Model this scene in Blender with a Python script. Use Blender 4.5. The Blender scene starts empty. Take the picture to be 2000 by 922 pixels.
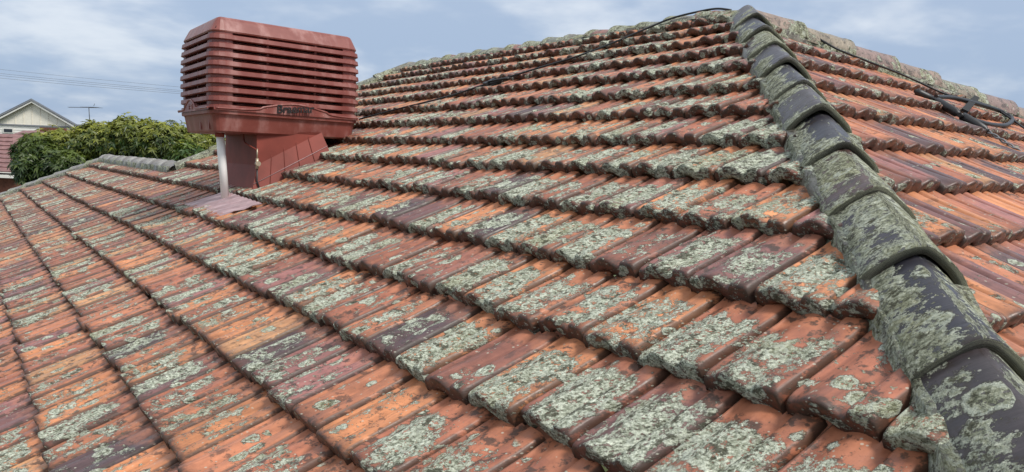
import bpy, math, random
import numpy as np
from mathutils import Matrix, Vector
R = math.radians
random.seed(4)
RNG = np.random.default_rng(11)
scene = bpy.context.scene
COL = scene.collection

# ---------------------------------------------------------------- camera
CZ = 4.60                                   # the photographer's eye above the ground, standing on the roof
PITCH, ROLL, FPX, CY = 0.0932797, 0.03871036, 1538.29, 461.23
cam_d = bpy.data.cameras.new("camera")
cam = bpy.data.objects.new("camera", cam_d)
COL.objects.link(cam)
scene.camera = cam
fw = Vector((0, math.cos(PITCH), -math.sin(PITCH)))
up0 = Vector((0, math.sin(PITCH), math.cos(PITCH)))
rt0 = Vector((1, 0, 0))
rt = rt0 * math.cos(ROLL) + up0 * math.sin(ROLL)
up = up0 * math.cos(ROLL) - rt0 * math.sin(ROLL)
M = Matrix((rt, up, -fw)).transposed().to_4x4()
M.translation = Vector((0, 0, CZ))
cam.matrix_world = M
cam_d.sensor_width = 36
cam_d.lens = 36 * FPX / 2000
cam_d.shift_y = -(461 - CY) / 2000
cam_d.clip_start = 0.05
cam_d.clip_end = 3000

# ---------------------------------------------------------------- sky and sun
SUN_EL, SUN_AZ = R(50), R(128)              # azimuth clockwise from +Y
world = bpy.data.worlds.new("World")
scene.world = world
world.use_nodes = True
wt = world.node_tree
wt.nodes.clear()


class NG:
    """tiny helper for node trees"""
    def __init__(self, tree):
        self.t = tree

    def n(self, kind, **kw):
        nd = self.t.nodes.new(kind)
        for k, v in kw.items():
            setattr(nd, k, v)
        return nd

    def put(self, sock, v):
        if v is None:
            return
        if isinstance(v, bpy.types.NodeSocket):
            self.t.links.new(v, sock)
        else:
            sock.default_value = v

    def math(self, op, a, b=None, c=None, clamp=False):
        nd = self.n("ShaderNodeMath", operation=op)
        nd.use_clamp = clamp
        for i, v in enumerate((a, b, c)):
            self.put(nd.inputs[i], v)
        return nd.outputs[0]

    def vmath(self, op, a, b=None):
        nd = self.n("ShaderNodeVectorMath", operation=op)
        self.put(nd.inputs[0], a)
        self.put(nd.inputs[1], b)
        return nd.outputs[0]

    def step(self, v, lo, hi):
        nd = self.n("ShaderNodeMapRange", interpolation_type="SMOOTHSTEP")
        self.put(nd.inputs[0], v)
        self.put(nd.inputs[1], lo)
        self.put(nd.inputs[2], hi)
        return nd.outputs[0]

    def remap(self, v, a, b, c, d):
        nd = self.n("ShaderNodeMapRange")
        for i, x in enumerate((v, a, b, c, d)):
            self.put(nd.inputs[i], x)
        return nd.outputs[0]

    def mix(self, f, a, b, blend="MIX"):
        nd = self.n("ShaderNodeMix", data_type="RGBA", blend_type=blend)
        self.put(nd.inputs[0], f)
        self.put(nd.inputs[6], a)
        self.put(nd.inputs[7], b)
        return nd.outputs[2]

    def noise(self, vec, scale, detail=2, rough=.5, dist=0.):
        nd = self.n("ShaderNodeTexNoise")
        self.put(nd.inputs["Vector"], vec)
        nd.inputs["Scale"].default_value = scale
        nd.inputs["Detail"].default_value = detail
        nd.inputs["Roughness"].default_value = rough
        nd.inputs["Distortion"].default_value = dist
        return nd.outputs[0]

    def voro(self, vec, scale, feature="F1"):
        nd = self.n("ShaderNodeTexVoronoi", feature=feature)
        self.put(nd.inputs["Vector"], vec)
        nd.inputs["Scale"].default_value = scale
        return nd.outputs["Distance"], nd.outputs["Color"]

    def ramp(self, f, stops):
        nd = self.n("ShaderNodeValToRGB")
        el = nd.color_ramp.elements
        while len(el) > 1:
            el.remove(el[-1])
        el[0].position, el[0].color = stops[0][0], (*stops[0][1], 1)
        for p, c in stops[1:]:
            e = el.new(p)
            e.color = (*c, 1)
        self.put(nd.inputs[0], f)
        return nd.outputs[0]


g = NG(wt)
sky = g.n("ShaderNodeTexSky", sky_type="NISHITA")
sky.sun_disc = False
sky.sun_elevation = SUN_EL
sky.sun_rotation = SUN_AZ
sky.air_density = 1.0
sky.dust_density = 2.0
tc = g.n("ShaderNodeTexCoord").outputs["Generated"]
sep = g.n("ShaderNodeSeparateXYZ")
g.put(sep.inputs[0], tc)
zz = g.math("MAXIMUM", sep.outputs[2], 0.0)
den = g.math("ADD", zz, 0.22)
cmb = g.n("ShaderNodeCombineXYZ")
g.put(cmb.inputs[0], g.math("DIVIDE", sep.outputs[0], den))
g.put(cmb.inputs[1], g.math("DIVIDE", sep.outputs[1], den))
cl = g.vmath("ADD", cmb.outputs[0], (3.1, 1.7, 0.4))
n1 = g.noise(cl, 0.95, 6, .55, .2)
n2 = g.noise(cl, 2.6, 4, .5, .1)
cm = g.math("ADD", g.math("MULTIPLY", n1, .68), g.math("MULTIPLY", n2, .32))
bright = g.step(cm, .44, .60)
# cloud deck: blue-grey base, white where it thins, brighter towards the zenith (units of the sky texture)
elev = g.step(sep.outputs[2], -0.02, 0.9)
base = g.mix(elev, (3.9, 5.1, 7.1, 1), (8.6, 9.4, 10.6, 1))
lit = g.mix(elev, (7.5, 8.2, 9.2, 1), (14.3, 14.5, 14.6, 1))
cloud = g.mix(bright, base, lit)
skyc = g.mix(.86, sky.outputs[0], cloud)
bg = g.n("ShaderNodeBackground")
g.put(bg.inputs[0], skyc)
bg.inputs[1].default_value = 0.10
wo = g.n("ShaderNodeOutputWorld")
wt.links.new(bg.outputs[0], wo.inputs[0])

sun_d = bpy.data.lights.new("sun", "SUN")
sun_d.energy = 3.6
sun_d.angle = R(14)
sun_d.color = (1, .95, .88)
sun = bpy.data.objects.new("sun", sun_d)
COL.objects.link(sun)
sdir = Vector((math.sin(SUN_AZ) * math.cos(SUN_EL), math.cos(SUN_AZ) * math.cos(SUN_EL), math.sin(SUN_EL)))
sun.rotation_euler = sdir.to_track_quat("Z", "Y").to_euler()
sun.location = sdir * 40

scene.view_settings.view_transform = "Standard"
scene.view_settings.look = "None"
scene.view_settings.exposure = 0.0
scene.view_settings.gamma = 1.0
scene.view_settings.use_curve_mapping = False

# ---------------------------------------------------------------- frames measured on the roof
OFF = np.array([0, 0, CZ])
PO = np.array([-0.8224937, 2.5185665, -0.7641261]) + OFF    # a tile corner on the long slope
PU = np.array([0.5744643, -0.8185297, 0.0])                 # along its courses, towards the camera
PV = np.array([0.7212319, 0.5061783, 0.4728722])            # up the slope
PN = np.array([-0.3870600, -0.2716482, 0.8811310])
HD = np.array([0.1373392, 0.9279719, 0.3464189])            # up along the near hip
QO = np.array([0.9984879, 2.9915890, 0.1816184]) + OFF      # a point of that hip, origin of the turned slope
QN = np.array([0.3254511, -0.3834580, 0.8643156])
QN = QN - HD * (QN @ HD)
QN /= np.linalg.norm(QN)
QA = np.cross([0, 0, 1.0], QN)                              # along its courses, to the right
QA /= np.linalg.norm(QA)
QB = np.cross(QN, QA)
HQ = np.array([HD @ QA, HD @ QB])                           # the hip in the turned slope's own directions
PH = np.array([0.8185, 0.5745, 0.0])                        # level, into the slope
TW, TG = 0.2, 0.30507                                       # cover width and gauge of a tile
UPZ = np.array([0, 0, 1.0])


def P(u, v, z=0.0):
    return PO + u * PU + v * PV + z * PN


def Q(a, b, z=0.0):
    return QO + a * QA + b * QB + z * QN


def at(px, py, depth):
    """a point seen at a place of the 2000 px wide photograph, at a given depth in front of the camera"""
    d = np.array(fw) + (px - 1000) / FPX * np.array(rt) + (CY - py) / FPX * np.array(up)
    return d * depth / d[1] + OFF


def on_slope(px, py, h=0.0, right=False):
    """where the line of sight through a place of the photograph meets a roof slope, h above it"""
    o, n_ = (QO, QN) if right else (PO, PN)
    e = at(px, py, 1.0) - OFF
    return OFF + e * (((o + h * n_ - OFF) @ n_) / (e @ n_))


def unit(v):
    v = np.asarray(v, float)
    return v / np.linalg.norm(v)


# ---------------------------------------------------------------- materials
def new_mat(name):
    m = bpy.data.materials.new(name)
    m.use_nodes = True
    t = m.node_tree
    b = t.nodes["Principled BSDF"]
    return m, NG(t), b


def plain(name, col, rough=.6, var=.25, scale=6., metal=0., bump=0., bscale=60., spec=.5):
    m, k, b = new_mat(name)
    co = k.n("ShaderNodeTexCoord").outputs["Object"]
    n = k.noise(co, scale, 5, .6)
    f = k.remap(n, .25, .75, 1 - var, 1 + var)
    mul = k.n("ShaderNodeVectorMath", operation="SCALE")
    mul.inputs[0].default_value = col
    k.put(mul.inputs[3], f)
    k.put(b.inputs["Base Color"], mul.outputs[0])
    b.inputs["Roughness"].default_value = rough
    b.inputs["Metallic"].default_value = metal
    b.inputs["Specular IOR Level"].default_value = spec
    if bump:
        bn = k.n("ShaderNodeBump")
        bn.inputs["Strength"].default_value = 1
        bn.inputs["Distance"].default_value = bump
        k.put(bn.inputs["Height"], k.noise(co, bscale, 4, .6))
        k.put(b.inputs["Normal"], bn.outputs[0])
    return m


def lichen_clay(name, cap=False):
    """weathered glazed clay with crusts of lichen; tint.rgb = the clay, tint.a = how overgrown, loc = metres on the
    surface, par = (across, along, nose) of one tile"""
    m, k, b = new_mat(name)

    def attr(a):
        nd = k.n("ShaderNodeAttribute")
        nd.attribute_name = a
        return nd
    tint = attr("tint")
    raw = attr("loc").outputs["Vector"]
    rs = k.n("ShaderNodeSeparateXYZ")
    k.put(rs.inputs[0], raw)
    if cap:
        loc = raw
        own = raw
    else:                                     # loc.z carries 10 x a whole number that differs from tile to tile
        num = k.math("FLOOR", k.math("MULTIPLY", k.math("ADD", rs.outputs[2], 2.0), .1))
        cz = k.n("ShaderNodeCombineXYZ")
        k.put(cz.inputs[0], rs.outputs[0])
        k.put(cz.inputs[1], rs.outputs[1])
        k.put(cz.inputs[2], k.math("SUBTRACT", rs.outputs[2], k.math("MULTIPLY", num, 10.)))
        loc = cz.outputs[0]
        sh = k.n("ShaderNodeCombineXYZ")
        k.put(sh.inputs[0], k.math("MULTIPLY", num, 1.37))
        k.put(sh.inputs[1], k.math("MULTIPLY", num, .71))
        own = k.vmath("ADD", loc, sh.outputs[0])
    par = k.n("ShaderNodeSeparateXYZ")
    k.put(par.inputs[0], attr("par").outputs["Vector"])
    amount = tint.outputs["Alpha"]
    # clay
    st = k.vmath("MULTIPLY", own, (70., 5., 1.))
    streak = k.noise(st, 1., 4, .6)
    blot = k.noise(own, 16., 5, .65)
    clay = tint.outputs["Color"]
    sc = k.n("ShaderNodeVectorMath", operation="SCALE")
    k.put(sc.inputs[0], clay)
    k.put(sc.inputs[3], k.math("MULTIPLY", k.remap(streak, .25, .75, .72, 1.25), k.remap(blot, .3, .7, .7, 1.25)))
    clay = sc.outputs[0]
    if not cap:
        glaze = k.step(k.noise(k.vmath("MULTIPLY", own, (9., 2.5, 1.)), 1., 4, .6), .54, .68)
        clay = k.mix(k.math("MULTIPLY", glaze, .38), clay, (.145, .064, .050, 1))
        fresh = k.step(k.math("ADD", par.outputs[1], k.math("MULTIPLY", k.math("SUBTRACT", blot, .5), .8)), .68, .98)
        clay = k.mix(k.math("MULTIPLY", fresh, .5), clay, (.43, .165, .080, 1))
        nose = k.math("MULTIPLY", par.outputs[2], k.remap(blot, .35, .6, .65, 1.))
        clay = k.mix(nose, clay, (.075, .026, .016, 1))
    else:
        nose = par.outputs[2]
    # soot and black lichen, nose grime, darkened joint edges
    dn = k.noise(k.vmath("ADD", loc, (7., 3., 1.)), 22., 6, .7)
    dk = k.math("MULTIPLY", k.step(dn, .535, .60), k.step(amount, .05, .5))
    if not cap:
        grime_joint_dark = k.math("MULTIPLY", k.step(k.noise(loc, 60., 4, .7), .45, .58), par.outputs[2])
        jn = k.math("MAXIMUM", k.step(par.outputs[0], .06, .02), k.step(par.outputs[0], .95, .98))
        grime_joint_dark = k.math("MAXIMUM", grime_joint_dark, k.math("MULTIPLY", jn, k.step(k.noise(loc, 28., 4, .7), .36, .48)))  # also darkens both side edges of each tile, broken up by noise
        dk = k.math("MAXIMUM", dk, grime_joint_dark)
    # lichen crusts
    p1 = k.noise(loc, 5.0 if cap else 9.5, 3, .5)
    p2 = k.noise(loc, 24. if cap else 34., 9, .74 if cap else .80)
    wp = .58 if cap else .40
    body = k.math("ADD", k.math("MULTIPLY", p1, wp), k.math("MULTIPLY", p2, 1 - wp))
    am = amount
    if not cap:
        edge = k.math("MULTIPLY", k.step(par.outputs[1], 1.0, .66), k.remap(par.outputs[2], 0, 1, 1, .80))
        side = k.math("MULTIPLY", k.step(par.outputs[0], -.02, .14), k.step(par.outputs[0], 1.02, .86))
        am = k.math("MULTIPLY", k.math("MULTIPLY", amount, edge), k.remap(side, 0, 1, .52, 1.))
    thr = k.remap(am, 0, 1, .68, .36)
    over = k.math("SUBTRACT", body, thr)
    mask = k.step(over, 0., .018)
    rim = k.math("MULTIPLY", mask, k.step(over, .055, .012))
    # round rosettes
    wob = k.math("MULTIPLY", k.math("SUBTRACT", p2, .5), .65)
    vd, vc = k.voro(loc, 11. if cap else 17.)
    vs = k.n("ShaderNodeSeparateColor")
    k.put(vs.inputs[0], vc)
    alive = k.math("GREATER_THAN", k.math("ADD", vs.outputs[0], k.math("MULTIPLY", am, .6)), .86)
    size = k.remap(vs.outputs[2], 0, 1, .22, .48)
    ros = k.math("MULTIPLY", k.step(k.math("SUBTRACT", k.math("ADD", vd, wob), size), .0, -.04), alive)
    ros = k.math("MULTIPLY", ros, k.step(am, .08, .2))
    rrim = k.math("MULTIPLY", ros, k.step(k.math("SUBTRACT", k.math("ADD", vd, wob), size), -.16, -.07))
    mask = k.math("MAXIMUM", mask, ros)
    # small flecks between the big crusts
    fl = k.math("SUBTRACT", k.noise(loc, 62., 5, .7), k.remap(am, 0, 1, .70, .535))
    mask = k.math("MAXIMUM", mask, k.math("MULTIPLY", k.step(fl, 0., .02), .9))
    # clay showing through worn holes in the crust
    holes = k.step(k.noise(loc, 75., 4, .7), .43, .39)
    mask = k.math("MULTIPLY", mask, k.math("SUBTRACT", 1., k.math("MULTIPLY", holes, .85)))
    # colour of the crust: crumbly, pale lobes over dark gaps
    fine = k.noise(loc, 130. if cap else 150., 4, .75)
    mid = k.noise(loc, 48., 5, .7)
    cd, cc = k.voro(loc, 95. if cap else 110.)
    lobe = k.remap(cd, .1, .75, .62, .40)
    ctone = k.math("ADD", k.math("ADD", k.math("MULTIPLY", fine, .40), k.math("MULTIPLY", mid, .30)), k.math("MULTIPLY", lobe, .30))
    if cap:
        crust = k.ramp(ctone, [(.40, (.05, .055, .032)), (.47, (.19, .20, .13)), (.53, (.37, .385, .275)), (.60, (.62, .64, .50))])
    else:
        crust = k.ramp(ctone, [(.40, (.030, .031, .020)), (.448, (.19, .205, .145)), (.492, (.38, .41, .31)), (.552, (.70, .74, .60))])
    warm = k.noise(loc, 3.2, 2, .5)
    crust = k.mix(k.math("MULTIPLY", k.step(warm, .5, .66), .30), crust, (.30, .29, .13, 1))
    rim = k.math("MAXIMUM", rim, rrim)
    crust = k.mix(k.math("MULTIPLY", rim, .6), crust, (.58, .62, .52, 1))
    moss = k.math("MULTIPLY", mask, k.step(k.noise(loc, 30., 5, .7), .55, .60))
    crust = k.mix(k.math("MULTIPLY", moss, .85), crust, (.045, .042, .02, 1))
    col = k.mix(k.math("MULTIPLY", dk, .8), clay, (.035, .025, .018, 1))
    col = k.mix(mask, col, crust)
    # pin-head specks
    sd, scl = k.voro(loc, 85.)
    ss = k.n("ShaderNodeSeparateColor")
    k.put(ss.inputs[0], scl)
    sp = k.math("MULTIPLY", k.step(sd, .26, .2), k.math("GREATER_THAN", ss.outputs[1], .86))
    col = k.mix(k.math("MULTIPLY", sp, .6), col, (.42, .42, .34, 1))
    k.put(b.inputs["Base Color"], col)
    rbase = k.remap(blot, .3, .7, .28 if cap else .34, .46 if cap else .62)
    ro = k.math('ADD', rbase, k.math('MULTIPLY', mask, k.math('SUBTRACT', .95, rbase)))
    k.put(b.inputs["Roughness"], ro)
    b.inputs["Specular IOR Level"].default_value = .5
    h = k.math("ADD", k.math("MULTIPLY", mask, k.remap(ctone, .40, .60, .25, 1.)), k.math("MULTIPLY", streak, .10))
    h = k.math("ADD", h, k.math("MULTIPLY", blot, .15))
    bn = k.n("ShaderNodeBump")
    bn.inputs["Strength"].default_value = .9
    bn.inputs["Distance"].default_value = .010
    k.put(bn.inputs["Height"], h)
    k.put(b.inputs["Normal"], bn.outputs[0])
    return m


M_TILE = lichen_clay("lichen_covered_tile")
M_CAP = lichen_clay("lichen_covered_cap", True)
M_MORTAR = plain("old_mortar", (.17, .165, .12), .95, .6, 18, bump=.012, bscale=45)
M_PLASTIC = None


def faded_plastic():
    m, k, b = new_mat("faded_red_plastic")
    co = k.n("ShaderNodeTexCoord").outputs["Object"]
    n = k.noise(co, 5., 5, .65)
    st = k.noise(k.vmath("MULTIPLY", co, (9., 9., 1.2)), 1., 5, .6)
    col = k.mix(k.step(n, .3, .75), (.165, .040, .031, 1), (.225, .064, .050, 1))
    chalk = k.step(k.math("ADD", k.math("MULTIPLY", st, .6), k.math("MULTIPLY", n, .4)), .48, .66)
    col = k.mix(k.math("MULTIPLY", chalk, .55), col, (.42, .24, .22, 1))
    k.put(b.inputs["Base Color"], col)
    k.put(b.inputs["Roughness"], k.remap(n, .3, .7, .34, .55))
    return m


M_PLASTIC = faded_plastic()
M_VOID = plain("painted_dark_gap", (.012, .007, .006), .9)  # near-black colour stands in for the shade inside the louvre gaps
M_DUCT = plain("painted_sheet_metal", (.19, .042, .030), .62, .3, 4, spec=.3)
M_LEAD = plain("weathered_flashing", (.40, .26, .26), .33, .3, 7)
M_PVC = plain("white_pvc", (.80, .80, .78), .35, .12, 5)
M_BRASS = plain("aged_brass", (.40, .33, .24), .35, .2, 20, metal=.4)
M_RUBBER = plain("black_rubber", (.012, .012, .013), .45, .3, 30)
M_BLACKSTRAP = plain("black_webbing", (.008, .008, .008), .9, .3, 60)
M_INK = plain("black_lettering", (.012, .01, .01), .5)
M_CREAM = plain("cream_weatherboard", (.78, .74, .63), .7, .08, 3)
M_WHITE = plain("white_painted_board", (.72, .71, .66), .6, .06, 2)
M_TRIM = plain("grey_barge_board", (.20, .21, .23), .6, .15, 3)
M_GREYROOF = plain("grey_roof_sheet", (.17, .19, .22), .6, .2, 2)
M_GLASS = plain("dark_window_glass", (.02, .025, .03), .08, .1)
M_BRICK = plain("dark_red_brick", (.14, .05, .032), .85, .35, 9, bump=.01)
M_OLDROOF = plain("brown_concrete_tile", (.20, .105, .10), .7, .35, 4, bump=.008, bscale=30)
M_ALU = plain("weathered_aluminium", (.12, .13, .14), .5, .1, metal=.6)
M_WIRE = plain("old_power_wire", (.16, .17, .18), .6)
M_WOOD = plain("grey_timber", (.2, .17, .13), .9, .3, 10)
M_BARK = plain("tree_bark", (.11, .085, .06), .9, .4, 10, bump=.01)
M_GROUND = plain("dry_lawn", (.07, .09, .035), .95, .5, .7, bump=.02, bscale=20)
M_WALLB = plain("house_brick_wall", (.28, .12, .08), .85, .3, 8)
M_TERRA = plain("plain_terracotta", (.28, .10, .055), .6, .4, 8)


def leaf_mat(name, a, bcol):
    m, k, b = new_mat(name)
    at_ = k.n("ShaderNodeAttribute")
    at_.attribute_name = "leaf"
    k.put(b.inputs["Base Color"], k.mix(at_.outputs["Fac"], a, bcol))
    b.inputs["Roughness"].default_value = .45
    tr = k.n("ShaderNodeBsdfTranslucent")
    k.put(tr.inputs[0], k.mix(at_.outputs["Fac"], a, bcol))
    mx = k.n("ShaderNodeMixShader")
    mx.inputs[0].default_value = .25
    out = k.t.nodes["Material Output"]
    k.t.links.new(b.outputs[0], mx.inputs[1])
    k.t.links.new(tr.outputs[0], mx.inputs[2])
    k.t.links.new(mx.outputs[0], out.inputs[0])
    return m


# ---------------------------------------------------------------- object helpers
WM = {}


def place(o, parent=None, mat=None, world=None):
    COL.objects.link(o)
    w = world if world is not None else Matrix.Identity(4)
    if parent is not None:
        o.parent = parent
        o.matrix_parent_inverse = WM[parent.name].inverted()
    o.matrix_basis = w
    WM[o.name] = w.copy()
    if mat is not None:
        for mm in (mat if isinstance(mat, (list, tuple)) else [mat]):
            o.data.materials.append(mm)
    return o


def tag(o, label=None, cat=None, group=None, kind=None):
    for k_, v_ in (("label", label), ("category", cat), ("group", group), ("kind", kind)):
        if v_:
            o[k_] = v_
    return o


def thing(name, loc, label, cat, group=None):
    o = bpy.data.objects.new(name, None)
    o.empty_display_size = .2
    place(o, None, None, Matrix.Translation(Vector(loc)))
    return tag(o, label, cat, group)


class MB:
    def __init__(self):
        self.v, self.f, self.mi, self.sm = [], [], [], []

    def add(self, vs, fs, mi=0, smooth=False):
        o = len(self.v)
        self.v += [tuple(map(float, x)) for x in vs]
        for q in fs:
            self.f.append(tuple(i + o for i in q))
            self.mi.append(mi)
            self.sm.append(smooth)
        return self

    def box(self, c, ax, ay, az, mi=0):
        """c centre; ax, ay, az half-axis vectors"""
        c, ax, ay, az = map(np.asarray, (c, ax, ay, az))
        vs = [c + sx * ax + sy * ay + sz * az for sz in (-1, 1) for sy in (-1, 1) for sx in (-1, 1)]
        return self.add(vs, [(0, 2, 3, 1), (4, 5, 7, 6), (0, 1, 5, 4), (2, 6, 7, 3), (1, 3, 7, 5), (0, 4, 6, 2)], mi)

    def tube(self, pts, r, n=8, mi=0, cap=True):
        pts = [np.asarray(p, float) for p in pts]
        rs = r if isinstance(r, (list, tuple, np.ndarray)) else [r] * len(pts)
        vs, ref = [], None
        for i, p in enumerate(pts):
            d = unit(pts[min(i + 1, len(pts) - 1)] - pts[max(i - 1, 0)])
            if ref is None:
                ref = np.cross(d, UPZ if abs(d[2]) < .9 else np.array([1., 0, 0]))
            s = unit(ref - d * (ref @ d))
            ref = s
            t = np.cross(d, s)
            for k_ in range(n):
                a = 2 * math.pi * k_ / n
                vs.append(p + rs[i] * (math.cos(a) * s + math.sin(a) * t))
        fs = []
        for i in range(len(pts) - 1):
            for k_ in range(n):
                a, b_ = i * n + k_, i * n + (k_ + 1) % n
                fs.append((a, b_, b_ + n, a + n))
        self.add(vs, fs, mi, True)
        if cap:
            o = len(self.v) - len(vs)
            self.f += [tuple(range(o + n - 1, o - 1, -1)), tuple(range(len(self.v) - n, len(self.v)))]
            self.mi += [mi, mi]
            self.sm += [False, False]
        return self

    def rings(self, rings, mi=0, close=True, smooth=False, capends=True):
        n = len(rings[0])
        vs = [p for r_ in rings for p in r_]
        fs, m = [], n if close else n - 1
        for i in range(len(rings) - 1):
            for k_ in range(m):
                a, b_ = i * n + k_, i * n + (k_ + 1) % n
                fs.append((a, b_, b_ + n, a + n))
        if capends:
            fs += [tuple(range(n - 1, -1, -1)), tuple(range((len(rings) - 1) * n, len(rings) * n))]
        return self.add(vs, fs, mi, smooth)

    def build(self, name, mat, parent=None, attrs=None, origin=None):
        org = np.asarray(origin, float) if origin is not None else (np.mean(np.array(self.v), 0) if self.v else np.zeros(3))
        me = bpy.data.meshes.new(name)
        me.from_pydata([tuple(np.asarray(p) - org) for p in self.v], [], self.f)
        me.polygons.foreach_set("material_index", self.mi)
        me.polygons.foreach_set("use_smooth", self.sm)
        o = bpy.data.objects.new(name, me)
        if attrs:
            set_attrs(me, *attrs)
        me.update()
        return place(o, parent, mat, Matrix.Translation(Vector(org)))


def set_attrs(me, tint, loc, par):
    a = me.attributes.new("tint", "FLOAT_COLOR", "POINT")
    a.data.foreach_set("color", np.asarray(tint, np.float32).ravel())
    a = me.attributes.new("loc", "FLOAT_VECTOR", "POINT")
    a.data.foreach_set("vector", np.asarray(loc, np.float32).ravel())
    a = me.attributes.new("par", "FLOAT_VECTOR", "POINT")
    a.data.foreach_set("vector", np.asarray(par, np.float32).ravel())


def smooth_path(ctrl, n=8):
    c = [np.asarray(p, float) for p in ctrl]
    c = [2 * c[0] - c[1]] + c + [2 * c[-1] - c[-2]]
    out = []
    for i in range(1, len(c) - 2):
        for k_ in range(n):
            t = k_ / n
            a, b_, d, e = c[i - 1:i + 3]
            out.append(.5 * (2 * b_ + (d - a) * t + (2 * a - 5 * b_ + 4 * d - e) * t * t + (3 * b_ - a - 3 * d + e) * t ** 3))
    out.append(c[-2])
    return out


# ---------------------------------------------------------------- ground
mb = MB()
mb.add([(-900, -900, 0), (900, -900, 0), (900, 900, 0), (-900, 900, 0)], [(0, 1, 2, 3)])
tag(mb.build("ground", M_GROUND), kind="structure")

# ---------------------------------------------------------------- the tiled house
HOUSE = thing("tiled_house", (2.0, 6.0, 0.0), "old house under a lichen covered orange terracotta tile roof with dark glazed hip caps", "house")

LX = [0, .02, .05, .075, .10, .16, .25, .38, .50, .58, .64, .675, .69, .715, .73, .80, .90, .955, .985, 1.0]
LZ = [.003, .012, .0125, .0070, .0075, .0090, .0160, .0235, .0170, .0090, .0050, .0050, .0080, .0200, .0220, .0225, .0225, .0210, .0150, .002]
XB = [0, .06, .15, .22, .31, .46, .55, .64, .80, 1.0]
ZB = [.004, .000, .001, .012, .0290, .0290, .014, .002, -.002, .000]
NOSE = .047


def tile_template(nx):
    if nx >= 20:
        xs = np.array([0, 0, .014, .035, .055, .075, .10, .16, .22, .28, .34, .41, .48, .54, .60, .65, .68, .695, .715, .74, .80, .87, .93, .962, .985, 1, 1])
    else:
        xs = np.array([0, 0, .03, .12, .25, .40, .53, .64, .69, .73, .85, .96, 1, 1])
    n = len(xs)
    ys = np.array([.024, .003, -.003, -.0035, .000, .007, .022, .06, .12, .19, .26, TG + .02]) if nx >= 20 else \
        np.array([.02, .002, -.004, .002, .016, .06, .18, TG + .015])
    m = len(ys)
    zt = np.interp(xs, LX, LZ)
    zb = np.interp(xs, XB, ZB)
    roll = np.exp(-((xs - .36) / .20) ** 4)
    edge = np.exp(-xs / .035) + np.exp(-(1 - xs) / .03)
    V = np.zeros((m, n, 3))
    par = np.zeros((m, n, 3))
    for j, y in enumerate(ys):
        lift = NOSE * (1 - y / TG) ** 1.15 if y < TG else 0.0
        top = zt + lift + .007 * roll * np.exp(-max(y, 0) / .06) - .009 * edge * np.exp(-max(y, 0) / .018) - .004 * (1 - roll) * np.exp(-max(y, 0) / .03)
        if nx >= 20:
            w = {0: 0., 1: 0., 2: .30, 3: .82, 4: .955, 5: .995}.get(j, 1.)
        else:
            w = {0: 0., 1: 0., 2: .5, 3: .94}.get(j, 1.)
        z = zb * (1 - w) + top * w
        if w > 0:
            z[0] = max(zb[0], z[1] - .035 * w)
            z[-1] = max(zb[-1], z[-2] - .035 * w)
        V[j, :, 0] = xs * TW * .958 + .0042
        V[j, :, 1] = y + (.004 * (1 - roll) if y < .03 else 0)
        V[j, :, 2] = z
        par[j, :, 0] = xs
        par[j, :, 1] = np.clip(y / TG, 0, 1.1)
        par[j, :, 2] = 1 if y <= .002 else max(0., 1 - y / .03)
    idx = np.arange(m * n).reshape(m, n)
    F = np.stack([idx[:-1, :-1], idx[:-1, 1:], idx[1:, 1:], idx[1:, :-1]], -1).reshape(-1, 4)
    return V.reshape(-1, 3), par.reshape(-1, 3), F


TPL = {k_: tile_template(k_) for k_ in (24, 12)}
DRX = RNG.normal(0, 1, (6, 4))


def drift(u, v):
    return .062 * sum(math.sin(a * 1.1 * (1 + .5 * i) + u * b * 1.7 + v * c * 1.7 + d * 3) for i, (a, b, c, d) in enumerate(DRX))


PALETTE = np.array([(.29, .103, .058), (.45, .180, .078), (.21, .080, .054), (.150, .068, .062), (.35, .133, .068),
                    (.43, .22, .105), (.085, .050, .052), (.25, .105, .092)])


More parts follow.
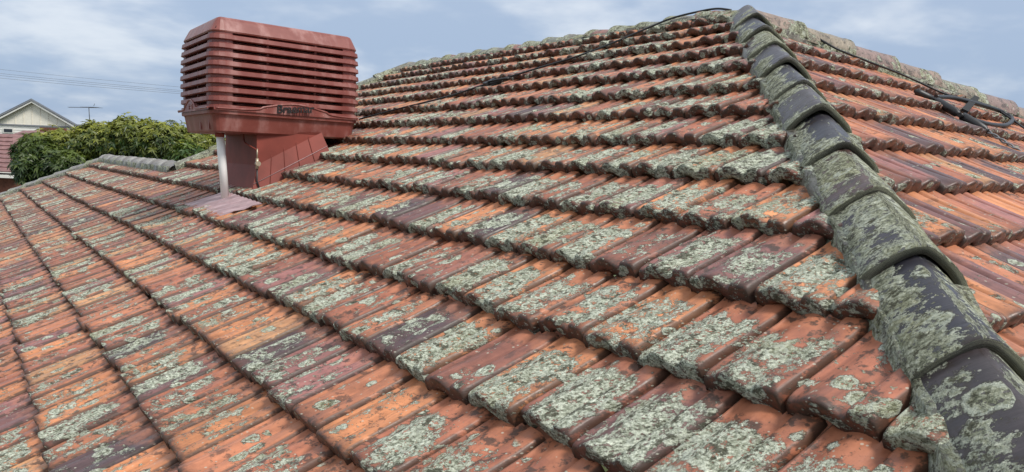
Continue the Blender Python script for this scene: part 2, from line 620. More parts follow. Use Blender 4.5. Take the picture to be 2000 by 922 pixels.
def tile_slope(name, O, U, V, N, tiles, cuts, parent, pal_w, amount_fn, tone_fn=None):
    """tiles: list of (u of the left edge, v of the nose, fine). cuts(u, v) -> list of half-planes (u0, v0, nu, nv) to keep"""
    VV, PP, TT, LL, FF = [], [], [], [], []
    base = 0
    pal_w = np.asarray(pal_w, float) / sum(pal_w)
    for (u0, v0, fine, gap) in tiles:
        tv, tp, tf = TPL[24 if fine else 12]
        cu = cuts(u0 + TW / 2, v0 + TG / 2)
        corners = np.array([(u0, v0 - .01), (u0 + TW, v0 - .01), (u0, v0 + TG + .02), (u0 + TW, v0 + TG + .02)])
        state = 1
        act = []
        for (a, b_, na, nb) in cu:
            d = (corners[:, 0] - a) * na + (corners[:, 1] - b_) * nb
            if (d < 0).all():
                state = 0
                break
            if (d < 0).any():
                act.append((a, b_, na, nb))
        if not state:
            continue
        x, y, z = tv[:, 0].copy(), tv[:, 1].copy(), tv[:, 2].copy()
        yy = np.clip(y / TG, 0, 1)
        y = np.where(y > 0, y * gap, y)
        z += RNG.normal(0, .0016) + (x / TW - .5) * RNG.normal(0, .006) * (1 - yy)
        y += RNG.normal(0, .006) + (x / TW - .5) * RNG.normal(0, .005) - (.014 if RNG.random() < .03 else 0)
        y[tp[:, 2] > .5] += np.interp(x[tp[:, 2] > .5] / TW, np.linspace(0, 1, 7), RNG.normal(0, .0016, 7))
        x += RNG.normal(0, .0012)
        if fine:
            z += RNG.normal(0, .0003, len(z))
        lu, lv = u0 + x, v0 + y
        r_ = RNG.random()
        tint = PALETTE[RNG.choice(len(PALETTE), p=pal_w)] * RNG.uniform(.95, 1.3)
        if tone_fn:
            tint = tone_fn(u0, v0, tint)
        am = np.clip(amount_fn(u0, v0) + drift(u0, v0) * .75 + RNG.normal(0, .15), 0.04, .95)
        vs = np.stack([lu, lv, z], 1)
        lo = np.stack([lu, lv + z, z + 10 * math.floor(r_ * 40)], 1)
        pr = tp.copy()
        pr[:, 1] = tp[:, 1]
        fs = [tuple(q) for q in tf]
        for (a, b_, na, nb) in act:                    # clip the tile where the hips cut it
            d = (vs[:, 0] - a) * na + (vs[:, 1] - b_) * nb
            ev, nv, npar, nlo = {}, [], [], []
            out = []
            cnt = len(vs)

            def cutpt(i, j):
                key = (min(i, j), max(i, j))
                if key not in ev:
                    t = d[i] / (d[i] - d[j])
                    ev[key] = cnt + len(nv)
                    nv.append(vs[i] * (1 - t) + vs[j] * t)
                    npar.append(pr[i] * (1 - t) + pr[j] * t)
                    nlo.append(lo[i] * (1 - t) + lo[j] * t)
                return ev[key]
            for q in fs:
                poly = []
                for s in range(len(q)):
                    i, j = q[s], q[(s + 1) % len(q)]
                    if d[i] >= 0:
                        poly.append(i)
                    if (d[i] >= 0) != (d[j] >= 0):
                        poly.append(cutpt(i, j))
                if len(poly) >= 3:
                    out.append(tuple(poly))
            fs = out
            if nv:
                vs, pr, lo = np.vstack([vs, nv]), np.vstack([pr, npar]), np.vstack([lo, nlo])
        if not fs:
            continue
        used = np.unique(np.concatenate([np.array(q) for q in fs]))
        rem = -np.ones(len(vs), int)
        rem[used] = np.arange(len(used)) + base
        VV.append(vs[used])
        PP.append(pr[used])
        LL.append(lo[used])
        TT.append(np.tile(np.append(tint, am), (len(used), 1)))
        FF += [tuple(int(rem[i]) for i in q) for q in fs]
        base += len(used)
    L = np.vstack(VV)
    W = O + L[:, :1] * U + L[:, 1:2] * V + L[:, 2:3] * N
    org = W.mean(0)
    me = bpy.data.meshes.new(name)
    me.from_pydata([tuple(p) for p in (W - org)], [], FF)
    me.polygons.foreach_set("use_smooth", [True] * len(me.polygons))
    set_attrs(me, np.vstack(TT), np.vstack(LL), np.vstack(PP))
    me.update()
    o = bpy.data.objects.new(name, me)
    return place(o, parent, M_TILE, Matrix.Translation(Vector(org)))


# long slope: its outline in (u, v)
V_RIDGE, V_WING = 3.59, 1.15
U_B, U_C, U_D = -5.12, -5.85, -10.55
EAVE = -1.90
HIPW = (-12.32, -0.09)                       # a point low on the far hip


def near_hip_u(v):
    return 2.517 - .929 * v


def p_cuts(u, v):
    cu = [(2.517 + .015, 0, -1, -.929)]
    if u > U_C:
        cu.append((0, V_RIDGE, 0, -1))
        if v > V_WING - TG:
            nx_, ny_ = (V_RIDGE - V_WING), -(U_B - U_C)
            cu.append((U_C, V_WING, nx_, ny_))
    else:
        cu.append((0, V_WING, 0, -1))
        dx, dy = U_D - HIPW[0], V_WING - HIPW[1]
        cu.append((HIPW[0], HIPW[1], dy, -dx))
    return cu


ROWV = {k_: k_ * TG for k_ in range(-6, 5)}
for k_, f_ in enumerate((4.93, 5.80, 6.72, 7.56, 8.42, 9.22, 10.0, 10.72, 11.36)):
    ROWV[5 + k_] = f_ * TG                   # the courses close up a little towards the ridge


def p_tiles():
    out = []
    for k_ in range(-6, 14):
        v0 = ROWV[k_]
        gap = (ROWV[k_ + 1] - v0) / TG if k_ < 13 else .8
        off = (0, .542, .111, .637, .095)[k_] % 1.0 if 0 <= k_ <= 4 else ((.5 if k_ % 2 else 0) + .03 * k_) % 1.0
        for i in range(-84, 26):
            u0 = (i + off) * TW
            if v0 < EAVE + .1:
                continue
            out.append((u0, v0, u0 > -9.0, gap))
    return out


def p_amount(u, v):
    a = .63
    if v < .5:
        a -= .07 * min(1, max(0, (.75 - u) / 1.2)) * min(1, (.5 - v) / .6)
    a -= .13 * max(0, min(1, (-3.6 - u) / 2.5))
    a += .07 * max(0, min(1, (u + .3)))
    if v > 1.7:
        a -= .10
    return a


def p_tone(u, v, t):
    f = max(0., min(1., (-4.2 - u) / 3.))       # the far end is duller, browner clay
    return (t * (1 - .5 * f) + np.array([.15, .088, .055]) * .5 * f) * (1 + f * .28 * math.sin(u * 97.3 + v * 31.7))


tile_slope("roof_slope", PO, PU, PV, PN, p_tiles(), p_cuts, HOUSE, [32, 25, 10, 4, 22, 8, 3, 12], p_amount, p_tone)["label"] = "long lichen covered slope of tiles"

# turned slope right of the near hip
BH = (1.62, 1.545)
BHS = -.385


def q_cuts(a, b_):
    return [(0, 0, HQ[1], -HQ[0]), (BH[0], BH[1], BHS, -1)]


def q_tiles():
    out = []
    for k_ in range(-13, 4):
        v0 = .417 + k_ * TG
        off = ((.5 if k_ % 2 else 0) + .02 * k_ + .3) % 1.0
        for i in range(-22, 36):
            out.append(((i + off) * TW, v0, (i + off) * TW < 6.0, 1.0))
    return out


def q_amount(a, b_):
    return .56 - .18 * min(1, max(0, (a - b_ - .25) / .5)) if b_ < .9 else .50


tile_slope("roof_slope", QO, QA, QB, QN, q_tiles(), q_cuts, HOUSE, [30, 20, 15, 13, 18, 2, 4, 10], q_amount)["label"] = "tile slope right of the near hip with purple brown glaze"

# slopes facing away, walls and gutter: plain, they only close the house
apex = P(near_hip_u(V_RIDGE), V_RIDGE)
rb, rc = P(U_B, V_RIDGE), P(U_C, V_WING)
rd, re_ = P(U_D, V_WING), P(U_D - 4.3, EAVE)
down = lambda p, d, z: np.array([p[0] + d[0], p[1] + d[1], z])
ez = float(P(0, EAVE)[2]) + .05
back = PH * 4.2
mb = MB()
lowr = np.array([0, 0, .035])
apx = P(near_hip_u(V_RIDGE), V_RIDGE)
bq = Q(6.8, BH[1] + BHS * (6.8 - BH[0]))
mb.add([apx - lowr, rb - lowr, down(rb, back - PU * 1.0, ez), down(apx, back + PU * .6, ez)], [(0, 1, 2, 3)])
mb.add([apx - lowr, down(apx, back + PU * .6, ez), down(bq, back * .5, ez), bq - lowr], [(0, 1, 2, 3)])
mb.add([rb - lowr, rc - lowr, down(rc, back * .5, ez), down(rb, back - PU * 1.0, ez)], [(0, 1, 2, 3)])
mb.add([rc - lowr, rd - lowr, down(rd, back * .5 - PU * 2, ez), down(rc, back * .5, ez)], [(0, 1, 2, 3)])
mb.add([rd - lowr, re_ - lowr, down(rd, back * .5 - PU * 2, ez)], [(0, 1, 2)])
mb.build("rear_roof_slope", M_TERRA, HOUSE)
foot = [P(U_D - 3.6, EAVE + .35), P(near_hip_u(EAVE) - .3, EAVE + .35), Q(6.7, -3.2), down(bq, back * .5, 0), down(rb, back - PU, 0), down(rd, back * .5 - PU * 1.6, 0)]
mb = MB()
for i in range(len(foot)):
    a, b_ = foot[i].copy(), foot[(i + 1) % len(foot)].copy()
    a[2] = b_[2] = 0
    c_, d_ = b_.copy(), a.copy()
    c_[2] = d_[2] = ez - .06
    mb.add([a, b_, c_, d_], [(0, 1, 2, 3)])
mb.build("wall", M_WALLB, HOUSE)
mb = MB()
ga, gb = P(U_D - 3.9, EAVE - .02), P(near_hip_u(EAVE), EAVE - .02)
mb.box((ga + gb) / 2 - np.array([0, 0, .06]), (gb - ga) / 2, PH * .06, UPZ * .05)
ga, gb = Q(-3.5, -3.55), Q(6.7, -3.55)
mb.box((ga + gb) / 2 - np.array([0, 0, .06]), (gb - ga) / 2, np.array([.02, -.06, 0]), UPZ * .05)
mb.build("gutter", M_TRIM, HOUSE)

# ---------------------------------------------------------------- ridge and hip caps
def cap_mesh(length, half, height, seed, tint, flank, crest, collar=.062, peak=1.7, LIFT=.015):
    """one cap along +x (0 = lower end with its collar); y across, z up"""
    rg = np.random.default_rng(int(seed * 100))
    na = 21
    s = np.linspace(-1, 1, na)
    xs = [0.0, .004, .012, .03, collar - .012, collar - .003, collar + .003, collar + .02, length * .4, length * .6, length * .8, length + .045]
    vs, tt, ll, pp = [], [], [], []
    tap = lambda x: 1.0 - .035 * x / length
    def prof(s_, x, grow):
        w = half * tap(x) * grow
        z = height * tap(x) * grow * (1 - (np.sqrt(s_ * s_ + .05) - .2236) / .8011) if peak < 1.5 else height * tap(x) * grow * (1 - np.abs(s_) ** peak)
        z = z - .012 * np.abs(s_) ** 6
        return s_ * w * (1 - .04 * np.abs(s_) ** 8), z
    for j, x in enumerate(xs):
        grow = 1.0
        if x <= collar:
            grow = 1.04 if .003 < x < collar - .004 else 1.025
        y, z = prof(s, x, grow)
        z = z + LIFT * (1 - x / length)
        wob = rg.normal(0, .0012, na)
        for i in range(na):
            vs.append((x + (.004 * math.sin(3 * s[i] + seed) if x < .02 else 0), y[i], z[i] + wob[i]))
            a_ = flank[0] if s[i] < 0 else flank[1]
            a_ = crest + (a_ - crest) * min(1, abs(s[i]) * 1.5) ** 1.3
            if x < collar + .02:
                a_ = min(.95, a_ + .12)
            tt.append((*tint, min(.98, max(0, a_))))
            ll.append((x + seed * .731, y[i] + z[i] * np.sign(s[i]) * .6 + seed * .37, seed * .53 + z[i]))
            pp.append((0, .3, 0))
    m = len(xs)
    fs = []
    for j in range(m - 1):
        for i in range(na - 1):
            a = j * na + i
            fs.append((a, a + na, a + na + 1, a + 1))
    # thickness at the open lower end and the hollow inside
    o = len(vs)
    for x, gr in ((0.001, .80), (.05, .78)):
        y, z = prof(s, x, gr)
        z = z + LIFT * (1 - x / length) - .004
        for i in range(na):
            vs.append((x, y[i], z[i]))
            tt.append((.10, .085, .055, .45))
            ll.append((x + seed, y[i], z[i]))
            pp.append((0, .3, 1))
    for i in range(na - 1):
        fs.append((i, i + 1, o + i + 1, o + i))
        fs.append((o + i, o + i + 1, o + na + i + 1, o + na + i))
    return vs, fs, tt, ll, pp


def lay_caps(line_a, line_b, upv, n, half, height, tints, flank, crest, parent_name, label, seed0, start=0.0, peak=1.7, mortar_w=1.0, mortar_drop=.075, lift=.015, raise_=.012):
    """caps from line_a (low, collar end) to line_b; returns the bedding mesh that parents them"""
    d = line_b - line_a
    L = np.linalg.norm(d)
    d = d / L
    side = unit(np.cross(np.asarray(upv), d))
    upn = np.cross(d, side)
    # bedding mortar: a rough strip
    mb = MB()
    ns = max(8, int(L / .06))
    rg = np.random.default_rng(seed0)
    ring = []
    for i in range(ns + 1):
        p = line_a + d * (L * i / ns)
        j = rg.normal(0, .0055, 8)
        w = half * mortar_w
        ring.append([p + side * (-w * 1.08 + j[0]) - upn * (mortar_drop + j[1]), p + side * (-w * 1.0 + j[0]) - upn * (mortar_drop * .4 + j[3]), p + side * (-w * .95 + j[2]) + upn * (.022 + j[3] * .5),
                     p + upn * height * .55, p + side * (w * .95 + j[4]) + upn * (.022 + j[5] * .5), p + side * (w * 1.0 + j[7]) - upn * (mortar_drop * .4 + j[7]), p + side * (w * 1.08 + j[6]) - upn * (mortar_drop + j[7])])
    mb.rings(ring, 0, False, True)
    nv = len(mb.v)
    bed_loc = np.array(mb.v)
    bed = mb.build(parent_name, M_CAP, HOUSE, (np.tile((.15, .14, .11, .66), (nv, 1)), bed_loc, np.tile((0, .3, .3), (nv, 1))))
    bed["label"] = label
    step = L / n
    for i in range(n):
        tint = tints[i % len(tints)]
        vs, fs, tt, ll, pp = cap_mesh(step, half * rg.uniform(.97, 1.03), height * rg.uniform(.96, 1.04), seed0 + i * 3.17, tint, flank(i), crest(i), peak=peak, LIFT=lift)
        me = bpy.data.meshes.new("ridge_cap")
        me.from_pydata(vs, [], fs)
        me.polygons.foreach_set("use_smooth", [True] * len(me.polygons))
        set_attrs(me, tt, ll, pp)
        me.update()
        yaw = rg.normal(0, .012)
        dd = unit(d + side * yaw + upn * rg.normal(0, .006))
        s2 = unit(np.cross(upn, dd))
        u2 = np.cross(dd, s2)
        W = Matrix((tuple(dd), tuple(s2), tuple(u2))).transposed().to_4x4()
        W.translation = Vector(line_a + d * step * i + upn * (raise_ + rg.normal(0, .003)))
        place(bpy.data.objects.new("ridge_cap", me), bed, M_CAP, W)
    return bed


BLACK, CHAR, BROWNC = (.030, .028, .036), (.045, .038, .045), (.11, .05, .04)
hup = unit(PN + QN)
NCAP = 16
hip_o = P(near_hip_u(0), 0)
hip_s = unit(np.cross(HD, hup))
hip_at = lambda t: hip_o + HD * t + hip_s * .078 + hup * .030
lay_caps(hip_at(1.03 - .365 * 5), hip_at(1.03 + .365 * 10), hup, 15, .112, .080, [BLACK, CHAR, (.075, .040, .034), BLACK, (.05, .04, .042)], lambda i: [(.86, .7), (.95, .7), (.80, .6), (.92, .75)][i % 4], lambda i: [.5, .45, .6, .5, .26, .34, .66, .56, .34, .40, .28, .24, .66, .22, .30][i % 15],
         "near_hip", "dark glazed hip nearest the camera, crusted with lichen", 5, peak=1.4, mortar_drop=.075, lift=.020)
LICH, GREEN, REDC = (.19, .17, .13), (.16, .16, .12), (.24, .10, .07)
lay_caps(P(U_B + .05, V_RIDGE, .0), P(near_hip_u(V_RIDGE) + .05, V_RIDGE, .0), UPZ, 16, .105, .055, [LICH, GREEN, LICH, REDC], lambda i: (.62, .5), lambda i: .42,
         "main_ridge", "grey green top ridge along the skyline", 31, raise_=.004, lift=.026, mortar_drop=.05)
qa0, qa1 = Q(6.8, BH[1] + BHS * (6.8 - BH[0]), .02), Q(1.72, BH[1] + BHS * (1.72 - BH[0]), .02)
lay_caps(qa0, qa1, unit(QN + UPZ * 1.2), 13, .108, .080, [(.24, .17, .13), (.21, .14, .12), (.22, .18, .13)], lambda i: (.50, .50), lambda i: .34,
         "far_hip", "tan hip falling away right of the peak", 57, lift=.024, raise_=.008, mortar_drop=.09)
lay_caps(P(U_C, V_WING, .03), P(U_B, V_RIDGE, .03), UPZ, 7, .10, .055, [LICH, GREEN], lambda i: (.6, .6), lambda i: .55, "side_hip", "hip behind the cooler", 73, raise_=.0)
GREYC = (.20, .185, .165)
lay_caps(P(U_D, V_WING, .03), P(U_C, V_WING, .03), UPZ, 16, .100, .046, [(.28, .26, .23), (.15, .13, .11)], lambda i: (.22, .22), lambda i: .2, "low_ridge", "weathered grey low ridge in front of the trees", 91, raise_=.004, lift=.032)
lay_caps(P(U_D - 4.2, V_WING - 4.2 * (V_WING - HIPW[1]) / (U_D - HIPW[0]), .03), P(U_D, V_WING, .03), unit(PN + UPZ), 14, .105, .055, [GREYC, (.22, .21, .18)], lambda i: (.4, .4), lambda i: .3, "end_hip", "pale grey hip at the left end of the roof", 111, raise_=.0)

# ---------------------------------------------------------------- evaporative cooler
CH2 = np.array([.719, .695, 0.])             # along its long side
CU2 = PU                                     # its lettered side faces this way
CORN = np.array([-1.965, 5.139, 0.])         # near left corner
CW, CD = 1.09, .86
COOL = thing("evaporative_cooler", P(-2.9, 1.2), "faded red rooftop evaporative cooler with louvred sides standing on a sheet metal duct", "air cooler")


def C(t, b_, z):
    """t along the lettered side from its left end, b_ outwards from that side, z above the eye level"""
    return CORN + t * CH2 + b_ * CU2 + np.array([0, 0, z + CZ])


def rrect(off, z, rad=.075, mid=None, slot=.13, n=5):
    """rounded rectangle ring grown by off; mid: offset used between the slot ends of each side"""
    x0, x1, y0, y1 = -off, CW + off, -CD - off, off
    pts = []
    r_ = rad + off
    for (cx, cy, a0) in ((x1 - r_, y0 + r_, -90), (x1 - r_, y1 - r_, 0), (x0 + r_, y1 - r_, 90), (x0 + r_, y0 + r_, 180)):
        for k_ in range(n):
            a = R(a0 + 90 * k_ / (n - 1))
            pts.append((cx + r_ * math.cos(a), cy + r_ * math.sin(a)))
        if mid is not None:
            dx, dy = {-90: (0, 1), 0: (-1, 0), 90: (0, -1), 180: (1, 0)}[a0]
            nx_, ny_ = {-90: (1, 0), 0: (0, 1), 90: (-1, 0), 180: (0, -1)}[a0]
            ln = CW if dx else CD
            c0 = {-90: (x1, -CD), 0: (CW, y1), 90: (x0, 0), 180: (0, y0)}[a0]
            ins = mid - off
            for s_, o_ in ((slot, 0), (slot + .012, 1), (ln - slot - .012, 1), (ln - slot, 0)):
                pts.append((c0[0] + dx * s_ + nx_ * ins * o_, c0[1] + dy * s_ + ny_ * ins * o_))
    return [C(x, y, z) for x, y in pts]


# tray
mb = MB()
mb.rings([rrect(-.075, .122), rrect(-.035, .126), rrect(-.022, .134), rrect(-.002, .232), rrect(.002, .240), rrect(.018, .244), rrect(.021, .266), rrect(.0, .268)], 0, True, False)
mb.build("base_tray", M_PLASTIC, COOL)
mb = MB()
for t_ in (.14, .36):
    mb = MB()
    mb.box(C(.012, -t_, .186), CU2 * .007, CH2 * .004, np.array([0, 0, .045]))
    mb.build("tray_rib", M_PLASTIC, COOL)
# louvred cabinet
mb = MB()
Z0, NR = .268, 9
PITCHZ = (.778 - Z0) / NR
rings, voids = [], []
bow = lambda z: -.008 + .020 * math.sin(math.pi * min(1, max(0, (z - .12) / .85))) - .03 * max(0, z - .5)
for i in range(NR):
    z0 = Z0 + i * PITCHZ
    seq = [(.000, .010, .010), (.004, .020, .020), (.030, .017, .017), (.0345, .003, .003), (.0355, .000, -.045), (.0420, .000, -.045), (.0422, .001, -.006), (.0452, .001, -.010), (.0456, .000, -.045), (PITCHZ - .002, .000, -.045)]
    for (dz, oc, om) in seq:
        bb = bow(z0 + dz)
        rings.append(rrect(oc + bb, z0 + dz, mid=om + bb))
        voids.append(om < -.04)
n = len(rings[0])
vs = [p for r_ in rings for p in r_]
nside = n // 4
for i in range(len(rings) - 1):
    for k_ in range(n):
        a, b_ = i * n + k_, i * n + (k_ + 1) % n
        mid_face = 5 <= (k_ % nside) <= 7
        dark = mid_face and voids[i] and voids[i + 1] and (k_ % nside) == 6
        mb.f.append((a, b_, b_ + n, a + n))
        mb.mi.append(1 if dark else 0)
        mb.sm.append(False)
mb.v = [tuple(p) for p in vs]
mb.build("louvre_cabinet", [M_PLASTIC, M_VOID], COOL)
# vertical mullions behind the slats
mb = MB()
for t_ in (.38, .74):
    mb = MB()
    mb.box(C(t_, -.020, .52), CH2 * .008, CU2 * .012, np.array([0, 0, .25]))
    mb.build("louvre_post", M_PLASTIC, COOL)
mb = MB()
mb.box(C(.020, -.43, .52), CU2 * .008, CH2 * .012, np.array([0, 0, .25]))
mb.build("louvre_post", M_PLASTIC, COOL)
# lid
mb = MB()
mb.rings([rrect(-.02, .768), rrect(.002, .770), rrect(.006, .779), rrect(.003, .786), rrect(-.032, .850), rrect(-.042, .864), rrect(-.06, .872)], 0, True, False)
mb.build("lid", M_PLASTIC, COOL)
mb = MB()
mb.tube([C(.022, -.020, .79), C(.056, -.054, .852), C(.066, -.064, .865)], .0025, 6)
mb.build("lid_seam_shade_strip", M_VOID, COOL)


def arch_panel(name, f, g_, w, zt, outb, n=28):
    """raised wave shaped panel above the tray; f(t) point maker, g_(s) height of its top edge"""
    mb = MB()
    top, bot = [], []
    fr, bk = [], []
    for i in range(n + 1):
        s_ = i / n
        fr.append((f(s_ * w, outb, zt), f(s_ * w, outb, zt + g_(s_)), f(s_ * w, outb - .02, zt + g_(s_) + .004), f(s_ * w, -.02, zt + g_(s_) + .004)))
    vs = [p for q in fr for p in q]
    fs = []
    for i in range(n):
        for k_ in range(3):
            a = i * 4 + k_
            fs.append((a, a + 4, a + 5, a + 1))
    mb.add(vs, fs, 0, False)
    return mb


hump = lambda s_, c_, wd: math.exp(-((s_ - c_) / wd) ** 2 * (1 if abs(s_ - c_) < wd else 1.6))
mb = arch_panel("", lambda t, b_, z: C(t, b_, z), lambda s_: .012 + .062 * hump(s_, .53, .235), CW, .266, .030, 40)
mb.build("badge_panel", M_PLASTIC, COOL)
mb = arch_panel("", lambda t, b_, z: CORN + (-b_) * CH2 - t * CU2 + np.array([0, 0, z + CZ]), lambda s_: .012 + .068 * hump(s_, .58, .16), CD, .266, .030, 30)
mb.build("badge_panel", M_PLASTIC, COOL)
# moulded edge of the wave
mb = MB()
mb.tube([C(s_ * CW, .029, .278 + .062 * hump(s_, .53, .235)) for s_ in np.linspace(0.01, .99, 50)], .0075, 6)
mb.tube([CORN - .029 * CH2 - s_ * CD * CU2 + np.array([0, 0, CZ + .278 + .068 * hump(s_, .58, .16)]) for s_ in np.linspace(0.01, .99, 40)], .0075, 6)
mb.build("panel_moulding", M_PLASTIC, COOL)
# lettering on the lettered side
cu = bpy.data.curves.new("lettering", "FONT")
cu.body = "Braemar"
cu.size = .079
cu.extrude = .002
cu.offset = .0016
cu.shear = .12
fo = bpy.data.objects.new("lettering", cu)
X_ = Vector(CH2)
Wm = Matrix((tuple(CH2), (0, 0, 1), tuple(CU2))).transposed().to_4x4()
Wm = Matrix.Translation(Vector(C(.432, .0325, .273))) @ Wm.to_3x3().to_4x4()
tmp = fo
place(tmp, COOL, M_INK, Wm)
bpy.context.view_layer.update()
lme = bpy.data.meshes.new_from_object(tmp.evaluated_get(bpy.context.evaluated_depsgraph_get()))
bpy.data.objects.remove(tmp)
lt = bpy.data.objects.new("lettering", lme)
place(lt, COOL, None, Wm)
# small raised emblem on the narrow side
mb = MB()
for (a_, z_, w_, h_) in ((.42, .298, .006, .02), (.455, .290, .018, .004), (.475, .308, .018, .004), (.45, .299, .005, .012), (.505, .298, .005, .018), (.53, .290, .016, .004), (.53, .308, .016, .004)):
    mb.box(CORN - .032 * CH2 - a_ * CU2 + np.array([0, 0, CZ + z_]), CU2 * w_, CH2 * .003, np.array([0, 0, h_]))
mb.build("raised_emblem", M_PLASTIC, COOL)
# duct
dcor = np.array([-1.81, 5.51, 0]) + .10 * PU - .02 * PH
dw, dd_ = .46, .78
dr = []
DN = [(0, .0), (dw, .0), (dw, -dd_), (0, -dd_)]


def duct_pt(t, b_, z):
    return np.array([dcor[0], dcor[1], 0]) + t * PH + b_ * CU2 + np.array([0, 0, z])


def roof_z(p):
    return float(PO[2] - (PN[0] * (p[0] - PO[0]) + PN[1] * (p[1] - PO[1])) / PN[2])


mb = MB()
ring_top = [duct_pt(t, b_, CZ + .14) for t, b_ in DN]
ringm, ringb = [], []
for (t, b_) in DN:
    p = duct_pt(t, b_, 0)
    ringm.append(duct_pt(t, b_, roof_z(p) + .20))
    q_ = duct_pt(t + (.05 if t > 0 else -.05), b_ + (.06 if b_ == 0 else -.04), 0)
    q_[2] = roof_z(q_) + .02
    ringb.append(q_)
mb.rings([ringb, ringm, ring_top], 0, True, False)
dct = mb.build("duct", M_DUCT, COOL)
seams = []
for k_ in range(4):                          # folded seams of the skirt
    s_ = .22 + .19 * k_
    seams.append((ringb[0] * (1 - s_) + ringb[1] * s_ + CU2 * .002, ringm[0] * (1 - s_) + ringm[1] * s_ + CU2 * .002))
for a, b_ in seams:
    mb = MB()
    mb.tube([a, b_, b_ + np.array([0, 0, .02])], .0022, 5)
    mb.build("skirt_seam", M_DUCT, dct)
mb = MB()
e0, e1 = ringb[0] * .62 + ringm[0] * .38, ringb[1] * .62 + ringm[1] * .38
mb.tube([e0 + CU2 * .003, e1 + CU2 * .003], .0022, 6)
mb.build("skirt_hem", M_LEAD, dct)
# pipe, valve and lead flashing
pb = on_slope(440, 387, .05)
pt = at(429, 258, pb[1] - .06)
pt[2] = CZ + .145
mb = MB()
mb.tube([pb, pb * .5 + pt * .5, pt], .027, 16)
pipe = mb.build("drain_pipe", M_PVC, COOL)
mb = MB()
mb.tube([pt - UPZ * .05, pt - UPZ * .01], .031, 16)
mb.build("pipe_collar", M_DUCT, pipe)
va = duct_pt(-.01, .045, 0)
vz = CZ - .075
mb = MB()
mb.tube([va + UPZ * (vz - .035), va + UPZ * (vz + .035)], .011, 12)
mb.tube([va + UPZ * vz, va + UPZ * vz + CU2 * .03], .017, 12)
mb.tube([va + UPZ * (vz + .035), va + UPZ * (vz + .10)], .005, 8)
vlv = mb.build("water_valve", M_BRASS, COOL)
mb = MB()
vb = P(-2.93, 1.0, .05)
mb.tube([va + UPZ * (vz - .03), va + UPZ * (vz - .12), ringb[0] * .9 + ringb[1] * .1 + CU2 * .01], .0055, 8)
mb.build("water_hose", M_RUBBER, vlv)
mb = MB()
h0 = duct_pt(-.02, -.14, CZ + .135) - PH * .03
mb.tube(smooth_path([h0, h0 - UPZ * .05 + CU2 * .01, h0 - UPZ * .075 + CU2 * .06, va + UPZ * (vz + .09)]), .006, 8)
mb.build("supply_tube", M_DUCT, COOL)
mb = MB()
nu, nvv = 26, 6
FC = [np.array([(x_ - PO) @ PU, (x_ - PO) @ PV]) for x_ in (on_slope(347, 405, .05), on_slope(407, 430, .05), on_slope(440, 374, .05), on_slope(512, 398, .05))]
gridp = []
for j in range(nvv + 1):
    for i in range(nu + 1):
        s_, t_ = i / nu, j / nvv
        a = FC[0] * (1 - s_) + FC[1] * s_
        b_ = FC[2] * (1 - s_) + FC[3] * s_
        q_ = a * (1 - t_) + b_ * t_
        corr = .005 * math.sin(q_[0] / TW * 2 * math.pi * 2) + .003 * math.sin(q_[0] * 61)
        gridp.append(P(q_[0], q_[1], .054 + corr * (1 if j else .3) - (.0 if j else .050)))
fs = [(j * (nu + 1) + i, j * (nu + 1) + i + 1, (j + 1) * (nu + 1) + i + 1, (j + 1) * (nu + 1) + i) for j in range(nvv) for i in range(nu)]
mb.add(gridp, fs, 0, False)
fl_o = mb.build("pipe_flashing", M_LEAD, COOL)
sol = fl_o.modifiers.new("sheet", "SOLIDIFY")
sol.thickness = .004

# ---------------------------------------------------------------- cables on the roof
def cable(name, ctrl, r_, label):
    mb = MB()
    mb.tube(smooth_path(ctrl, 6), r_, 8)
    o = mb.build(name, M_RUBBER)
    return tag(o, label, "cable")


c1 = cable("roof_cable", [P(-3.95, 1.90, .066), P(-3.40, 2.10, .066), P(-2.95, 2.29, .066), P(-2.50, 2.46, .066), P(-2.23, 2.66, .066), P(-1.92, 2.86, .066), P(-1.64, 3.03, .066), P(-1.47, 3.24, .068), P(-1.33, 3.42, .078), P(-1.22, 3.53, .085), P(-1.06, 3.59, .083), P(-.92, 3.62, .075), P(-.84, 3.66, .04)], .0068,
           "black cable climbing the long slope from the cooler to the peak")
mb = MB()
kc = P(-2.20, 2.66, .055)
for a_ in range(4):
    pts = []
    for t_ in np.linspace(0, 2 * math.pi, 18):
        pts.append(kc + PU * ((.09 + .015 * a_) * math.cos(t_) + .015 * a_) + PV * (.035 * math.sin(t_) + .02 * math.cos(t_) + .008 * a_) + PN * (.010 * a_ * (1 + math.sin(t_ + a_)) * .5))
    mb.tube(pts, .007, 6)
mb.box(kc + PN * .01, PU * .015, PV * .05, PN * .022)
mb.build("cable_knot", M_RUBBER, c1)
S_ = lambda px, py, h=.05: on_slope(px, py, h, True)
k0 = [S_(1505, 40, .02), S_(1535, 40, .07), S_(1570, 56, .085), S_(1600, 76, .08), S_(1640, 98, .075), S_(1698, 121, .072), S_(1770, 149, .072), S_(1835, 179, .075), S_(1868, 190, .078), S_(1900, 197, .078), S_(1939, 210, .075), S_(1978, 234, .072), S_(2003, 252, .072), S_(2060, 290, .072), S_(2150, 340, .072)]
c2 = cable("service_cable", k0, .0072, "black cable running down from the peak beside the far hip")
lpq = [S_(1828, 189, .06), S_(1860, 191, .07), S_(1894, 199, .08), S_(1930, 209, .08), S_(1958, 219, .075), S_(1977, 232, .07), S_(1966, 244, .06), S_(1933, 243, .06), S_(1900, 234, .06), S_(1874, 224, .065)]
c3 = tag(thing("cable_joint", S_(1870, 222, 0), "fat black cable joint with looped tail lying on the right slope", "cable joint"))
mb = MB()
mb.tube(smooth_path(lpq, 8), .014, 10)
mb.build("cable_loop", M_RUBBER, c3)


